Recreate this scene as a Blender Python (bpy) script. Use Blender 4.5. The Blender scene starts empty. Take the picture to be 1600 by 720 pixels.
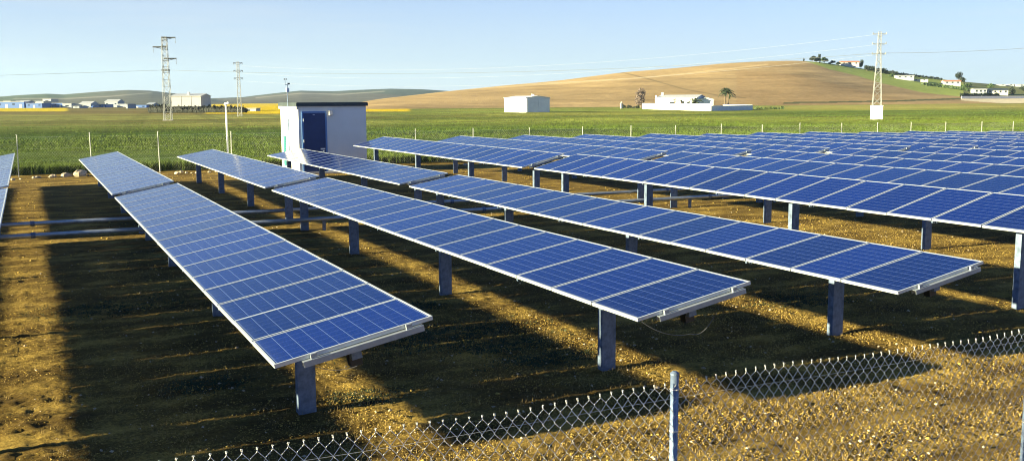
import bpy, math, random
import numpy as np
R = random.Random(7); NR = np.random.RandomState(11)
S = bpy.context.scene; COL = S.collection
PI = math.pi

# ------------------------------------------------------------------ camera
F, CX, CY, CAMH = 1542.8, 798.8, 359.2, 3.445
FWD = np.array([0.43450228, 0.89126509, -0.12982417])
RGT = np.array([0.89856137, -0.43881705, -0.00520211])
UP = np.array([0.06160552, 0.11439466, 0.99152338])
def ray(u, v): return FWD + (u-CX)/F*RGT - (v-CY)/F*UP
def at(u, v, z=0.3):
    r = ray(u, v); t = (z-CAMH)/r[2]; return (t*r[0], t*r[1], z)
def atd(u, v, y):
    r = ray(u, v); t = y/r[1]; return (t*r[0], y, CAMH+t*r[2])
def project(P):
    V = P - np.array([0, 0, CAMH]); d = V@FWD; d = np.where(d < .1, .1, d)
    return CX+F*(V@RGT)/d, CY-F*(V@UP)/d

# ------------------------------------------------------------------ mesh helper
class MB:
    def __init__(s): s.v = []; s.f = []; s.m = []
    def add(s, vs, fs, mi=0):
        n = len(s.v); s.v += [tuple(map(float, a)) for a in vs]; s.f += [tuple(i+n for i in f) for f in fs]; s.m += [mi]*len(fs); return s
    def box(s, x0, x1, y0, y1, z0, z1, mi=0):
        return s.add([(x0,y0,z0),(x1,y0,z0),(x1,y1,z0),(x0,y1,z0),(x0,y0,z1),(x1,y0,z1),(x1,y1,z1),(x0,y1,z1)],
                     [(0,3,2,1),(4,5,6,7),(0,1,5,4),(1,2,6,5),(2,3,7,6),(3,0,4,7)], mi)
    def tube(s, p, q, r, n=8, r2=None, mi=0, caps=True):
        p = np.array(p, float); q = np.array(q, float); d = q-p; L = np.linalg.norm(d)
        if L < 1e-9: return s
        d /= L; a = np.array([0,0,1.]) if abs(d[2]) < .9 else np.array([1.,0,0])
        e = np.cross(d, a); e /= np.linalg.norm(e); g = np.cross(d, e); r2 = r if r2 is None else r2
        vs = [p+r*(math.cos(2*PI*i/n)*e+math.sin(2*PI*i/n)*g) for i in range(n)]+[q+r2*(math.cos(2*PI*i/n)*e+math.sin(2*PI*i/n)*g) for i in range(n)]
        fs = [(i, (i+1) % n, n+(i+1) % n, n+i) for i in range(n)]
        if caps: fs += [tuple(range(n))[::-1], tuple(range(n, 2*n))]
        return s.add(vs, fs, mi)
    def path(s, pts, r, n=4, mi=0):
        for a, b in zip(pts[:-1], pts[1:]): s.tube(a, b, r, n, mi=mi, caps=False)
        return s
    def prism(s, poly, axis, a, b, mi=0):      # poly of 2D points in the plane across the axis
        n = len(poly)
        def P(t, c): return (c, t[0], t[1]) if axis == 'x' else (t[0], c, t[1]) if axis == 'y' else (t[0], t[1], c)
        vs = [P(t, a) for t in poly]+[P(t, b) for t in poly]
        fs = [(i, (i+1) % n, n+(i+1) % n, n+i) for i in range(n)]+[tuple(range(n))[::-1], tuple(range(n, 2*n))]
        return s.add(vs, fs, mi)
    def blob(s, c, rx, ry, rz, rnd, nu=7, nv=5, jit=.25, mi=0):
        vs = [(c[0], c[1], c[2]-rz)]
        for j in range(1, nv):
            th = -PI/2+PI*j/nv
            for i in range(nu):
                k = 1+jit*(rnd.random()-.5)*2; ph = 2*PI*i/nu
                vs.append((c[0]+k*rx*math.cos(th)*math.cos(ph), c[1]+k*ry*math.cos(th)*math.sin(ph), c[2]+k*rz*math.sin(th)))
        vs.append((c[0], c[1], c[2]+rz)); fs = [(0, 1+(i+1) % nu, 1+i) for i in range(nu)]
        for j in range(nv-2):
            for i in range(nu):
                a = 1+j*nu+i; b = 1+j*nu+(i+1) % nu; fs.append((a, b, b+nu, a+nu))
        t = len(vs)-1; o = 1+(nv-2)*nu; fs += [(o+i, o+(i+1) % nu, t) for i in range(nu)]
        return s.add(vs, fs, mi)
    def build(s, name, mats, parent=None, loc=None, smooth=False):
        me = bpy.data.meshes.new(name); me.from_pydata(s.v, [], s.f)
        for m in (mats if isinstance(mats, (list, tuple)) else [mats]): me.materials.append(m)
        if any(s.m): me.polygons.foreach_set('material_index', s.m)
        if smooth: me.polygons.foreach_set('use_smooth', [True]*len(s.f))
        me.update()
        return link(name, me, parent, loc)
def link(name, data, parent=None, loc=None):
    o = bpy.data.objects.new(name, data); COL.objects.link(o)
    if parent is not None: o.parent = parent
    if loc is not None: o.location = loc
    return o
def tag(o, label=None, cat=None, group=None, kind=None):
    if label: o['label'] = label
    if cat: o['category'] = cat
    if group: o['group'] = group
    if kind: o['kind'] = kind
    return o
def thing(name, label, cat, loc=(0,0,0), rz=0, group=None):
    o = link(name, None, None, loc); o.rotation_euler = (0,0,rz); o.empty_display_size = .2
    return tag(o, label, cat, group)
def fast_mesh(name, V, faces4, mat, parent=None, smooth=False):
    me = bpy.data.meshes.new(name); V = np.asarray(V, np.float32); Fc = np.asarray(faces4, np.int32); k = Fc.shape[1]
    me.vertices.add(len(V)); me.vertices.foreach_set('co', V.ravel())
    me.loops.add(Fc.size); me.loops.foreach_set('vertex_index', Fc.ravel())
    me.polygons.add(len(Fc)); me.polygons.foreach_set('loop_start', np.arange(0, Fc.size, k, dtype=np.int32))
    me.materials.append(mat); me.update(calc_edges=True)
    if smooth: me.polygons.foreach_set('use_smooth', np.ones(len(Fc), bool))
    return link(name, me, parent)
def set_col(o, C):
    a = o.data.color_attributes.new('tint', 'FLOAT_COLOR', 'POINT')
    C4 = np.ones((len(C), 4), np.float32); C4[:, :3] = C; a.data.foreach_set('color', C4.ravel())

# ------------------------------------------------------------------ numpy noise
def vnoise(x, y, sc, seed):
    x = x/sc+1000.3; y = y/sc+1000.7; xi = np.floor(x).astype(np.int64); yi = np.floor(y).astype(np.int64); fx = x-xi; fy = y-yi
    fx = fx*fx*(3-2*fx); fy = fy*fy*(3-2*fy)
    def h(a, b):
        n = (a*374761393+b*668265263+seed*982451653) & 0xffffffff
        n = ((n ^ (n >> 13))*1274126177) & 0xffffffff; n ^= n >> 16
        return (n & 0xffff)/65535.
    return (h(xi, yi)*(1-fx)+h(xi+1, yi)*fx)*(1-fy)+(h(xi, yi+1)*(1-fx)+h(xi+1, yi+1)*fx)*fy-.5

# ------------------------------------------------------------------ materials
def mat(name, col, rough=.7, metal=0., spec=.5, noise=None, bump=None, coat=0.):
    """noise=(scale, amount, coord); bump=(scale, strength, distance)"""
    m = bpy.data.materials.new(name); m.use_nodes = True; nt = m.node_tree; b = nt.nodes['Principled BSDF']
    b.inputs['Base Color'].default_value = (*col, 1); b.inputs['Roughness'].default_value = rough; b.inputs['Metallic'].default_value = metal
    b.inputs['Specular IOR Level'].default_value = spec; b.inputs['Coat Weight'].default_value = coat
    if noise or bump: tc = nt.nodes.new('ShaderNodeTexCoord')
    if noise:
        n = nt.nodes.new('ShaderNodeTexNoise'); n.inputs['Scale'].default_value = noise[0]; n.inputs['Detail'].default_value = 5; n.inputs['Roughness'].default_value = .65
        nt.links.new(tc.outputs['Object'], n.inputs['Vector'])
        mr = nt.nodes.new('ShaderNodeMapRange'); mr.inputs[1].default_value = .3; mr.inputs[2].default_value = .7; mr.inputs[3].default_value = 1-noise[1]; mr.inputs[4].default_value = 1+noise[1]
        nt.links.new(n.outputs[0], mr.inputs[0])
        mx = nt.nodes.new('ShaderNodeVectorMath'); mx.operation = 'SCALE'; mx.inputs[0].default_value = col
        nt.links.new(mr.outputs[0], mx.inputs['Scale']); nt.links.new(mx.outputs[0], b.inputs['Base Color'])
    if bump:
        n2 = nt.nodes.new('ShaderNodeTexNoise'); n2.inputs['Scale'].default_value = bump[0]; n2.inputs['Detail'].default_value = 6
        nt.links.new(tc.outputs['Object'], n2.inputs['Vector'])
        bp = nt.nodes.new('ShaderNodeBump'); bp.inputs['Strength'].default_value = bump[1]; bp.inputs['Distance'].default_value = bump[2]
        nt.links.new(n2.outputs[0], bp.inputs['Height']); nt.links.new(bp.outputs[0], b.inputs['Normal'])
    return m
def tint_mat(name, rough=.95, n1=(1., .3), n2=(12., .3), bump=(3., .6, .3)):
    m = bpy.data.materials.new(name); m.use_nodes = True; nt = m.node_tree; L = nt.links.new; b = nt.nodes['Principled BSDF']
    b.inputs['Roughness'].default_value = rough; b.inputs['Specular IOR Level'].default_value = .1
    g = nt.nodes.new('ShaderNodeNewGeometry'); at_ = nt.nodes.new('ShaderNodeAttribute'); at_.attribute_name = 'tint'; prev = at_.outputs['Color']
    for sc, am in (n1, n2):
        n = nt.nodes.new('ShaderNodeTexNoise'); n.inputs['Scale'].default_value = sc; n.inputs['Detail'].default_value = 6; n.inputs['Roughness'].default_value = .7
        L(g.outputs['Position'], n.inputs['Vector'])
        mr = nt.nodes.new('ShaderNodeMapRange'); mr.inputs[1].default_value = .3; mr.inputs[2].default_value = .7; mr.inputs[3].default_value = 1-am; mr.inputs[4].default_value = 1+am
        L(n.outputs[0], mr.inputs[0]); mx = nt.nodes.new('ShaderNodeVectorMath'); mx.operation = 'SCALE'
        L(prev, mx.inputs[0]); L(mr.outputs[0], mx.inputs['Scale']); prev = mx.outputs[0]
    L(prev, b.inputs['Base Color'])
    if bump:
        n = nt.nodes.new('ShaderNodeTexNoise'); n.inputs['Scale'].default_value = bump[0]; n.inputs['Detail'].default_value = 8; n.inputs['Roughness'].default_value = .7
        L(g.outputs['Position'], n.inputs['Vector']); bp = nt.nodes.new('ShaderNodeBump'); bp.inputs['Strength'].default_value = bump[1]; bp.inputs['Distance'].default_value = bump[2]
        L(n.outputs[0], bp.inputs['Height']); L(bp.outputs[0], b.inputs['Normal'])
    return m
M = {}
M['alu'] = mat('anodised_aluminium', (.50,.54,.58), .42, .35, noise=(9,.08))
M['galv'] = mat('galvanised_steel', (.14,.19,.29), .55, .45, noise=(9,.4), bump=(60,.1,.002))
M['rail'] = mat('dull_aluminium_rail', (.30,.34,.40), .5, .5, noise=(9,.15))
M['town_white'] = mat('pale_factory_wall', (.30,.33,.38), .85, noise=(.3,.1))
M['post_white'] = mat('pale_fence_post', (.42,.43,.42), .7, noise=(4,.2))
M['galv_wire'] = mat('galvanised_wire', (.66,.66,.64), .5, .25)
M['pipe'] = mat('galvanised_pipe', (.42,.46,.50), .4, .6, noise=(5,.2))
M['black'] = mat('black_plastic', (.015,.015,.017), .5)
M['cable'] = mat('grey_cable', (.12,.12,.125), .6)
M['white'] = mat('white_render', (.74,.74,.72), .85, noise=(.9,.06), bump=(40,.1,.003))
M['white_metal'] = mat('white_sheet_metal', (.72,.73,.73), .55, .1, noise=(.6,.07))
M['door_blue'] = mat('navy_steel_door', (.010,.032,.13), .45, noise=(3,.15))
M['blue_frame'] = mat('blue_painted_frame', (.10,.22,.48), .5)
M['roof_dark'] = mat('dark_roof_sheet', (.035,.05,.055), .6, noise=(3,.2))
M['teal'] = mat('teal_louvre', (.03,.16,.17), .5)
M['steel_white'] = mat('painted_pylon_steel', (.24,.25,.26), .55, .3, noise=(2,.12))
M['steel_grey'] = mat('weathered_pylon_steel', (.07,.08,.09), .6, .4, noise=(2,.15))
M['insul'] = mat('dark_insulator', (.06,.07,.07), .3)
M['wire_dark'] = mat('aluminium_line', (.30,.32,.34), .5, .5)
M['wire_light'] = mat('bright_aluminium_line', (.55,.57,.6), .45, .4)
M['terracotta'] = mat('terracotta_tiles', (.42,.17,.08), .85, noise=(2,.25))
M['grey_roof'] = mat('grey_roof_sheet', (.42,.43,.44), .6, noise=(1,.12))
M['beige'] = mat('beige_wall', (.42,.42,.42), .85, noise=(.4,.08))
M['darkglass'] = mat('dark_window', (.02,.025,.03), .15)
M['townblue'] = mat('blue_factory_cladding', (.05,.12,.36), .6, noise=(.3,.1))
M['bark'] = mat('bark', (.12,.09,.06), .9, noise=(6,.3))
M['twigs'] = mat('bare_twigs', (.17,.13,.11), .9)
M['leaf_dark'] = mat('dark_evergreen_leaves', (.014,.024,.011), .7, noise=(1.3,.5))
M['leaf_mid'] = mat('mid_green_leaves', (.05,.085,.025), .7, noise=(1.3,.4))
M['leaf_palm'] = mat('palm_fronds', (.035,.05,.022), .6, noise=(1.3,.4))
M['crop_leaf'] = mat('cereal_leaves', (.085,.125,.020), .7, spec=.15, noise=(.9,.45))
M['weed'] = mat('low_weeds', (.035,.05,.018), .8, noise=(3,.4))
M['rock'] = mat('pale_limestone', (.42,.34,.24), .9, noise=(6,.3), bump=(12,.6,.03))
M['clod'] = mat('dry_earth_clods', (.36,.25,.065), .95, spec=.15, noise=(2.1,.5))
M['concrete'] = mat('concrete', (.5,.49,.47), .9, noise=(3,.12))
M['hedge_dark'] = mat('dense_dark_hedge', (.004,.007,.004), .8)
M['field'] = tint_mat('crop_field', n1=(.18,.28), n2=(1.6,.35), bump=(1.4,1.,.35))
M['hill'] = tint_mat('hill_soil', n1=(.02,.16), n2=(.25,.18), bump=(.25,.4,.8))
M['hills_far'] = tint_mat('far_hills', n1=(.004,.25), n2=(.03,.25), bump=None)

def dirt_material():
    m = bpy.data.materials.new('dry_trodden_earth'); m.use_nodes = True; nt = m.node_tree; L = nt.links.new; b = nt.nodes['Principled BSDF']
    b.inputs['Roughness'].default_value = .97; b.inputs['Specular IOR Level'].default_value = .08
    g = nt.nodes.new('ShaderNodeNewGeometry')
    def noise(sc, det=6, ro=.65, stretch=None):
        n = nt.nodes.new('ShaderNodeTexNoise'); n.inputs['Scale'].default_value = sc; n.inputs['Detail'].default_value = det; n.inputs['Roughness'].default_value = ro
        if stretch:
            mp = nt.nodes.new('ShaderNodeMapping'); mp.inputs['Scale'].default_value = stretch; L(g.outputs['Position'], mp.inputs['Vector']); L(mp.outputs[0], n.inputs['Vector'])
        else: L(g.outputs['Position'], n.inputs['Vector'])
        return n.outputs[0]
    r = nt.nodes.new('ShaderNodeValToRGB'); e = r.color_ramp.elements
    e[0].position = .34; e[0].color = (.035,.020,.008,1); e[1].position = .66; e[1].color = (.50,.345,.085,1)
    x = r.color_ramp.elements.new(.5); x.color = (.155,.101,.027,1)
    mixn = nt.nodes.new('ShaderNodeMath'); mixn.operation = 'MULTIPLY_ADD'; mixn.inputs[1].default_value = .45
    L(noise(22, 8, .8), mixn.inputs[0])
    m2 = nt.nodes.new('ShaderNodeMath'); m2.operation = 'MULTIPLY'; m2.inputs[1].default_value = .55; L(noise(1.1, 5, .6, (.6,1.3,1)), m2.inputs[0]); L(m2.outputs[0], mixn.inputs[2]); L(mixn.outputs[0], r.inputs[0])
    L(r.outputs[0], b.inputs['Base Color'])
    bp = nt.nodes.new('ShaderNodeBump'); bp.inputs['Strength'].default_value = .9; bp.inputs['Distance'].default_value = .05
    ad = nt.nodes.new('ShaderNodeMath'); ad.operation = 'ADD'; L(noise(16, 8, .75), ad.inputs[0]); L(noise(3.3, 5, .6), ad.inputs[1])
    L(ad.outputs[0], bp.inputs['Height']); L(bp.outputs[0], b.inputs['Normal'])
    return m
M['dirt'] = dirt_material()

def cells_material():
    m = bpy.data.materials.new('polycrystalline_cells'); m.use_nodes = True; nt = m.node_tree; L = nt.links.new; b = nt.nodes['Principled BSDF']
    tc = nt.nodes.new('ShaderNodeTexCoord'); sp = nt.nodes.new('ShaderNodeSeparateXYZ'); L(tc.outputs['Object'], sp.inputs[0])
    def math_(op, a, bb=None, c=None):
        n = nt.nodes.new('ShaderNodeMath'); n.operation = op
        for i, v in enumerate((a, bb, c)):
            if v is None: continue
            if isinstance(v, (int, float)): n.inputs[i].default_value = v
            else: L(v, n.inputs[i])
        return n.outputs[0]
    def line(sock, pitch, half, off=0.):     # 1 on a grid line
        p = math_('PINGPONG', math_('ADD', sock, off), pitch/2); return math_('LESS_THAN', p, half)
    gx = line(sp.outputs[0], .1485, .0030); gy = line(sp.outputs[1], .1530, .0018, 0)
    bb = line(sp.outputs[1], .0510, .0007, .0255)
    nz = nt.nodes.new('ShaderNodeTexVoronoi'); nz.inputs['Scale'].default_value = 55; L(tc.outputs['Object'], nz.inputs['Vector'])
    ob = nt.nodes.new('ShaderNodeObjectInfo')
    rmp = nt.nodes.new('ShaderNodeMixRGB'); rmp.inputs[1].default_value = (.0009,.0070,.060,1); rmp.inputs[2].default_value = (.0022,.0150,.150,1)
    sv = nt.nodes.new('ShaderNodeSeparateXYZ'); L(nz.outputs['Color'], sv.inputs[0])
    L(math_('ADD', math_('MULTIPLY', sv.outputs[0], .45), math_('MULTIPLY', ob.outputs['Random'], .55)), rmp.inputs[0])
    m1 = nt.nodes.new('ShaderNodeMixRGB'); m1.inputs[2].default_value = (.10,.14,.29,1); L(rmp.outputs[0], m1.inputs[1]); L(math_('MAXIMUM', gx, math_('MULTIPLY', gy, .55)), m1.inputs[0])
    m2 = nt.nodes.new('ShaderNodeMixRGB'); m2.inputs[2].default_value = (.10,.14,.3,1); L(m1.outputs[0], m2.inputs[1]); L(math_('MULTIPLY', bb, .35), m2.inputs[0])
    dn = nt.nodes.new('ShaderNodeTexNoise'); dn.inputs['Scale'].default_value = 2.5; dn.inputs['Detail'].default_value = 6; gg = nt.nodes.new('ShaderNodeNewGeometry'); L(gg.outputs['Position'], dn.inputs['Vector'])
    m3 = nt.nodes.new('ShaderNodeMixRGB'); m3.inputs[2].default_value = (.10,.14,.24,1); L(m2.outputs[0], m3.inputs[1])
    edge = nt.nodes.new('ShaderNodeMapRange'); edge.inputs[1].default_value = -.76; edge.inputs[2].default_value = -.62; edge.inputs[3].default_value = .22; edge.inputs[4].default_value = .03; L(sp.outputs[0], edge.inputs[0])
    L(math_('MULTIPLY', dn.outputs[0], edge.outputs[0]), m3.inputs[0])   # dust gathered along the low edge
    L(m3.outputs[0], b.inputs['Base Color']); 
    L(math_('MULTIPLY_ADD', dn.outputs[0], .12, .10), b.inputs['Roughness']); b.inputs['IOR'].default_value = 1.45; b.inputs['Specular IOR Level'].default_value = .18
    return m
M['cells'] = cells_material()

# ------------------------------------------------------------------ ground
def ground_z(x, y):
    return -.004*np.clip(x-12, 0, 200)+.055*vnoise(x, y, 4.5, 3)*np.clip((y-2)/10, .3, 1)
def dirt_sheet():
    xs = np.concatenate([np.arange(-45, -3, .5), np.arange(-3, 16, .055), np.arange(16, 40, .16), np.arange(40, 110.1, .5)])
    ys = np.concatenate([np.arange(-25, 2, .5), np.arange(2, 18, .05), np.arange(18, 34, .12), np.arange(34, 54.6, .3)])
    X, Y = np.meshgrid(xs, ys)
    Z = ground_z(X, Y)
    fine = np.clip(1.25-(Y/40), .2, 1)
    clod = .016*np.abs(vnoise(X, Y, .17, 5))*2+.032*vnoise(X, Y, .07, 6)+.016*vnoise(X, Y, .45, 8)+.02*vnoise(X, Y, .11, 12)*np.clip(vnoise(X, Y, 1.3, 13)*3+.4, 0, 1)
    # the smoother wheel strips in the foreground run along the fence
    tr = np.exp(-((Y-7.55-.12*vnoise(X, Y, 3, 9)*4)/.22)**2)+np.exp(-((Y-6.35-.1*vnoise(X, Y, 3, 10)*4)/.2)**2)
    Z = Z+clod*fine*(1-.75*np.clip(tr, 0, 1))-.012*tr
    V = np.stack([X.ravel(), Y.ravel(), Z.ravel()], 1)
    nx, ny = len(xs), len(ys); i, j = np.meshgrid(np.arange(nx-1), np.arange(ny-1)); a = (j*nx+i).ravel()
    o = fast_mesh('ground', V, np.stack([a, a+1, a+nx+1, a+nx], 1), M['dirt'], smooth=False)
    tag(o, kind='structure')
dirt_sheet()

# base terrain reaching the horizon under everything
mb = MB(); mb.add([(-2500,-50,-.7),(8900,-50,-.7),(8900,8900,-.7),(-2500,8900,-.7)], [(0,1,2,3)])
tag(mb.build('terrain', mat('far_farmland', (.07,.08,.03), .95, spec=.1, noise=(.01,.3))), kind='structure')

FENCE_Y = lambda x: 52.0-.035*max(x, 0)
def seg(P, u): return np.interp(u, [p[0] for p in P], [p[1] for p in P])
def smooth01(a, b, x): t = np.clip((x-a)/(b-a), 0, 1); return t*t*(3-2*t)
def blend(C, col, w): w = np.clip(w, 0, 1)[:, None]; return C*(1-w)+np.array(col)*w

def polyline_d(u, v, pts):
    d = np.full(len(u), 1e9)
    for (a, b), (c, e) in zip(pts[:-1], pts[1:]):
        t = np.clip(((u-a)*(c-a)+(v-b)*(e-b))/((c-a)**2+(e-b)**2), 0, 1); d = np.minimum(d, np.hypot(u-a-t*(c-a), (v-b-t*(e-b))))
    return d
def field_sheet():
    t = np.linspace(-1, 1, 620); xs = 90*np.sinh(t*4.6)/math.sinh(2.2)*.62+120
    xs = np.sort(xs); ys = 53.2+np.concatenate([np.arange(0, 60, .45), 60*np.exp(np.linspace(0, 4.6, 300))])
    X, Y = np.meshgrid(xs, ys)
    near = np.clip(1-(Y-53)/300, 0, 1)
    Z = .30+.16*vnoise(X, Y, 1.1, 21)*near+.25*vnoise(X, Y, 9, 22)*near
    Y2 = Y-.035*np.clip(X, 0, 90)*np.exp(-(Y-53.2)/30)
    V = np.stack([X.ravel(), Y2.ravel(), Z.ravel()], 1)
    nx, ny = len(xs), len(ys)
    # front skirt down to the soil
    V0 = V[:nx].copy(); V0[:, 2] = -.5; V0[:, 1] -= .12
    i, j = np.meshgrid(np.arange(nx-1), np.arange(ny-1)); a = (j*nx+i).ravel()
    Fc = np.stack([a, a+1, a+nx+1, a+nx], 1); n = len(V); k = np.arange(nx-1)
    Fc = np.concatenate([Fc, np.stack([n+k, n+k+1, k+1, k], 1)]); V = np.concatenate([V, V0])
    u, v = project(V)
    C = np.tile(np.array([.070,.108,.018]), (len(V), 1))
    C = blend(C, (.19,.185,.048), smooth01(206, 190, v)*smooth01(700, 500, u))
    C = blend(C, (.19,.215,.038), smooth01(206, 186, v)*smooth01(500, 760, u))
    C = blend(C, (.11,.15,.025), smooth01(1000, 1250, u)*smooth01(171, 174, v)*smooth01(186, 180, v))
    C = blend(C, (.27,.25,.06), smooth01(1150, 1250, u)*smooth01(172, 169, v))
    C = blend(C, (.16,.13,.045), smooth01(181, 176, v)*smooth01(620, 520, u))
    nz = vnoise(V[:, 0]*.18, V[:, 1], 14, 31)+.5*vnoise(V[:, 0]*.1, V[:, 1], 4.5, 32)
    C = C*(1+.75*nz)[:, None]*np.array([1.,1.,1.]); C[:, 0] *= 1+.35*vnoise(V[:, 0]*.12, V[:, 1], 9, 35)
    for pl in ([(70,193),(98,187)],[(103,191.5),(116,187),(124,185.5)],[(118,192),(134,187)],[(10,189),(30,187.5)],[(178,188),(190,187.5)],[(560,183),(640,181.5),(760,180)],[(700,191),(860,188)],[(1230,184),(1400,181)],[(1420,195),(1560,192)]):
        C = blend(C, (.07,.06,.022), np.exp(-(polyline_d(u, v, pl)/.8)**2)*.7)
    for k in range(7):   # tractor lines running away across the crop
        xl = -6+k*14.; C = blend(C, (.05,.06,.016), (np.minimum(np.abs(V[:, 0]-xl-.12*V[:, 1]), np.abs(V[:, 0]-xl-1.8-.12*V[:, 1])) < .28).astype(float)*.6)
    C = blend(C, (.55,.42,.015), ((u < 105) & (v < 174.5)).astype(float))
    yl = np.where(u < 480, 178, 174.5-(u-480)*.0)
    C = blend(C, (.60,.43,.010), ((u > 322) & (u < 640) & (v < yl) & (v > 160)).astype(float))
    C = blend(C, (.12,.14,.07), ((v < 167) & (u < 330)).astype(float))
    o = fast_mesh('crop_field', V, Fc, M['field']); set_col(o, C); tag(o, kind='structure')
field_sheet()

# the big ploughed hill and the distant ranges: real terrain with its own distance
def ridge(name, crest, basev, D_of, width, back, mat_, colour, nu=420, nd=90, u0=540, u1=2300, zbase=-.5, bulge=.5):
    us = np.linspace(u0, u1, nu); V = []
    for u in us:
        r = ray(u, 160); az = r[:2]/np.linalg.norm(r[:2]); cosd = az@FWD[:2]/1.0
        D0 = D_of(u); D1 = D0+width
        hor = 157.2-(u-800)*.00525; cv = float(seg(crest, u)); hc = CAMH+(hor-cv)/F*D1*cosd*1.0
        hc = max(hc, zbase)
        col = []
        for s in np.linspace(0, 1, nd):
            col.append((az[0]*(D0+s*width), az[1]*(D0+s*width), zbase+(hc-zbase)*hprof(s)))
        for s in np.linspace(0, 1, 14)[1:]:
            D = D1+s*back; col.append((az[0]*D, az[1]*D, zbase+(hc-zbase)*(math.cos(s*PI)*.5+.5)))
        V.append(col)
    V = np.array(V); nr = V.shape[1]; P = V.reshape(-1, 3)
    P[:, 2] += 0
    u, v = project(P); C = colour(u, v, P)
    i, j = np.meshgrid(np.arange(nr-1), np.arange(nu-1)); a = (j*nr+i).ravel()
    o = fast_mesh(name, P, np.stack([a, a+nr, a+nr+1, a+1], 1), mat_, smooth=True); set_col(o, C); tag(o, kind='structure')
    return o
CREST = [(520,172),(560,160),(600,154),(620,152),(700,143),(760,137),(800,133),(870,127),(940,118),(980,113),(1010,111),(1060,107),(1120,101),(1180,97.5),(1240,95.5),(1280,98),(1330,106),(1380,113),(1440,121),(1500,128),(1560,133),(1640,136),(1800,146),(2300,160)]
def _smooth(P, sig, a=0, b=2600):
    x = np.arange(a-300, b+300.); y = np.interp(x, [p[0] for p in P], [p[1] for p in P]); k = np.exp(-.5*(np.arange(-3*sig, 3*sig+1)/sig)**2); k /= k.sum()
    return x, np.convolve(np.pad(y, 3*sig, mode='edge'), k, 'valid')
_cx, _cy = _smooth(CREST, 14); _dx, _dy = _smooth([(540,340),(700,400),(900,430),(1050,460),(1300,540),(1500,620),(1650,670),(2300,720)], 60)
CREST = list(zip(_cx, _cy))
def hill_D(u): return float(np.interp(u, _dx, _dy))
HW = 300
def hprof(s): return .85*s+.15*math.sin(s*PI/2)
def hill_point(u, v):
    """world point on the big hill seen at picture row v (marching the slope)"""
    r = ray(u, 160); az = r[:2]/np.linalg.norm(r[:2]); cosd = az@FWD[:2]; D0 = hill_D(u); hor = 157.2-(u-800)*.00525
    hc = CAMH+(hor-float(seg(CREST, u)))/F*(D0+HW)*cosd
    for s in np.linspace(0, 1, 200):
        D = D0+s*HW; z = -.5+(hc+.5)*hprof(s)
        if hor-(z-CAMH)*F/(D*cosd) <= v: break
    return (az[0]*D, az[1]*D, z)
def hill_col(u, v, P):
    C = np.tile(np.array([.36,.250,.115]), (len(u), 1))
    C = C*(1+.18*vnoise(P[:, 0], P[:, 1], 60, 41)+.12*vnoise(P[:, 0], P[:, 1]*.3, 14, 42)+.40*vnoise(u*.03+v*.02, v, 2.4, 43)+.25*vnoise(P[:, 0]*.15, P[:, 1], 5, 44))[:, None]
    C = blend(C, (.43,.30,.14), ((v < seg([(780,136),(996,123),(1200,101)], u)) & (u < 1260)).astype(float)*.6)
    gb = seg([(1240,90),(1262,97),(1298,109),(1340,119),(1379,130.6),(1442,145),(1494,150.5),(1700,156)], u)
    C = blend(C, (.34,.21,.085), ((v > seg([(1200,112),(1240,117),(1361,145),(1420,160)], u)) & (u > 1150) & (u < 1500)).astype(float)*.4)
    C = blend(C, (.29,.34,.07), smooth01(-1, 1, gb-v)*(u > 1255))
    C = blend(C, (.15,.16,.06), ((u > 1505) & (v < 152)).astype(float))
    C = blend(C, (.55,.41,.22), np.exp(-(polyline_d(u, v, [(690,141),(780,136.5),(996,123),(1100,112),(1200,101)])/1.1)**2)*.8)
    C = blend(C, (.045,.045,.022), np.exp(-(polyline_d(u, v, [(950,114),(975,114),(1011,123),(1069,139.6),(1127,150),(1165,153)])/.75)**2)*.55)
    C = blend(C, (.40,.27,.12), np.exp(-(polyline_d(u, v, [(1150,100),(1262,101),(1310,118)])/1.)**2)*.4)
    C = blend(C, (.07,.085,.03), (((u > 1225) & (u < 1520)) & (np.abs(v-seg([(1225,161),(1269,160.3),(1400,158),(1499,154.5)], u)) < 1.1)).astype(float)*.9)
    C = blend(C, (.58,.50,.34), ((u > 1502) & (v > seg([(1500,153),(1600,152)], u)) & (v < seg([(1500,157),(1600,164)], u))).astype(float))
    return C
ridge('hill', CREST, None, hill_D, HW, 700, M['hill'], hill_col, nu=700, nd=110, u0=520, u1=2300)

def far_col(seed, base, alt):
    def f(u, v, P):
        C = np.tile(np.array(base), (len(u), 1)); n = vnoise(P[:, 0], P[:, 1]*.5, 330, seed); C = blend(C, alt, smooth01(-.05, .12, n))
        C = blend(C, (.20,.17,.12), smooth01(.2, .3, vnoise(P[:, 0], P[:, 1]*.4, 210, seed+1))*.6)
        C = blend(C, (.34,.31,.24), np.exp(-(polyline_d(u, v, [(20,154),(100,154.5),(170,151),(238,145)])/.7)**2)*.6)
        C = blend(C, (.36,.33,.26), np.exp(-(polyline_d(u, v, [(400,153),(470,146),(530,148),(600,143)])/.8)**2)*.6)
        return C
    return f
ridge('distant_hills', [(-900,162),(-300,158),(-60,155),(0,151.5),(30,149),(75,146.8),(100,148),(150,144),(200,141),(235,142),(280,147),(340,156),(420,165),(500,170)], None, lambda u: 1500, 900, 900, M['hills_far'],
      far_col(61, (.085,.115,.065), (.11,.105,.075)), nu=260, nd=50, u0=-900, u1=500)
ridge('distant_ridge', [(200,165),(280,158),(330,154),(380,152),(400,149.5),(440,145),(470,142),(520,143),(560,141),(610,139),(660,140),(700,142.5),(760,149),(900,160),(1100,165)], None, lambda u: 1800, 900, 900, M['hills_far'],
      far_col(71, (.070,.085,.060), (.11,.10,.075)), nu=260, nd=50, u0=200, u1=1100)

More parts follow.
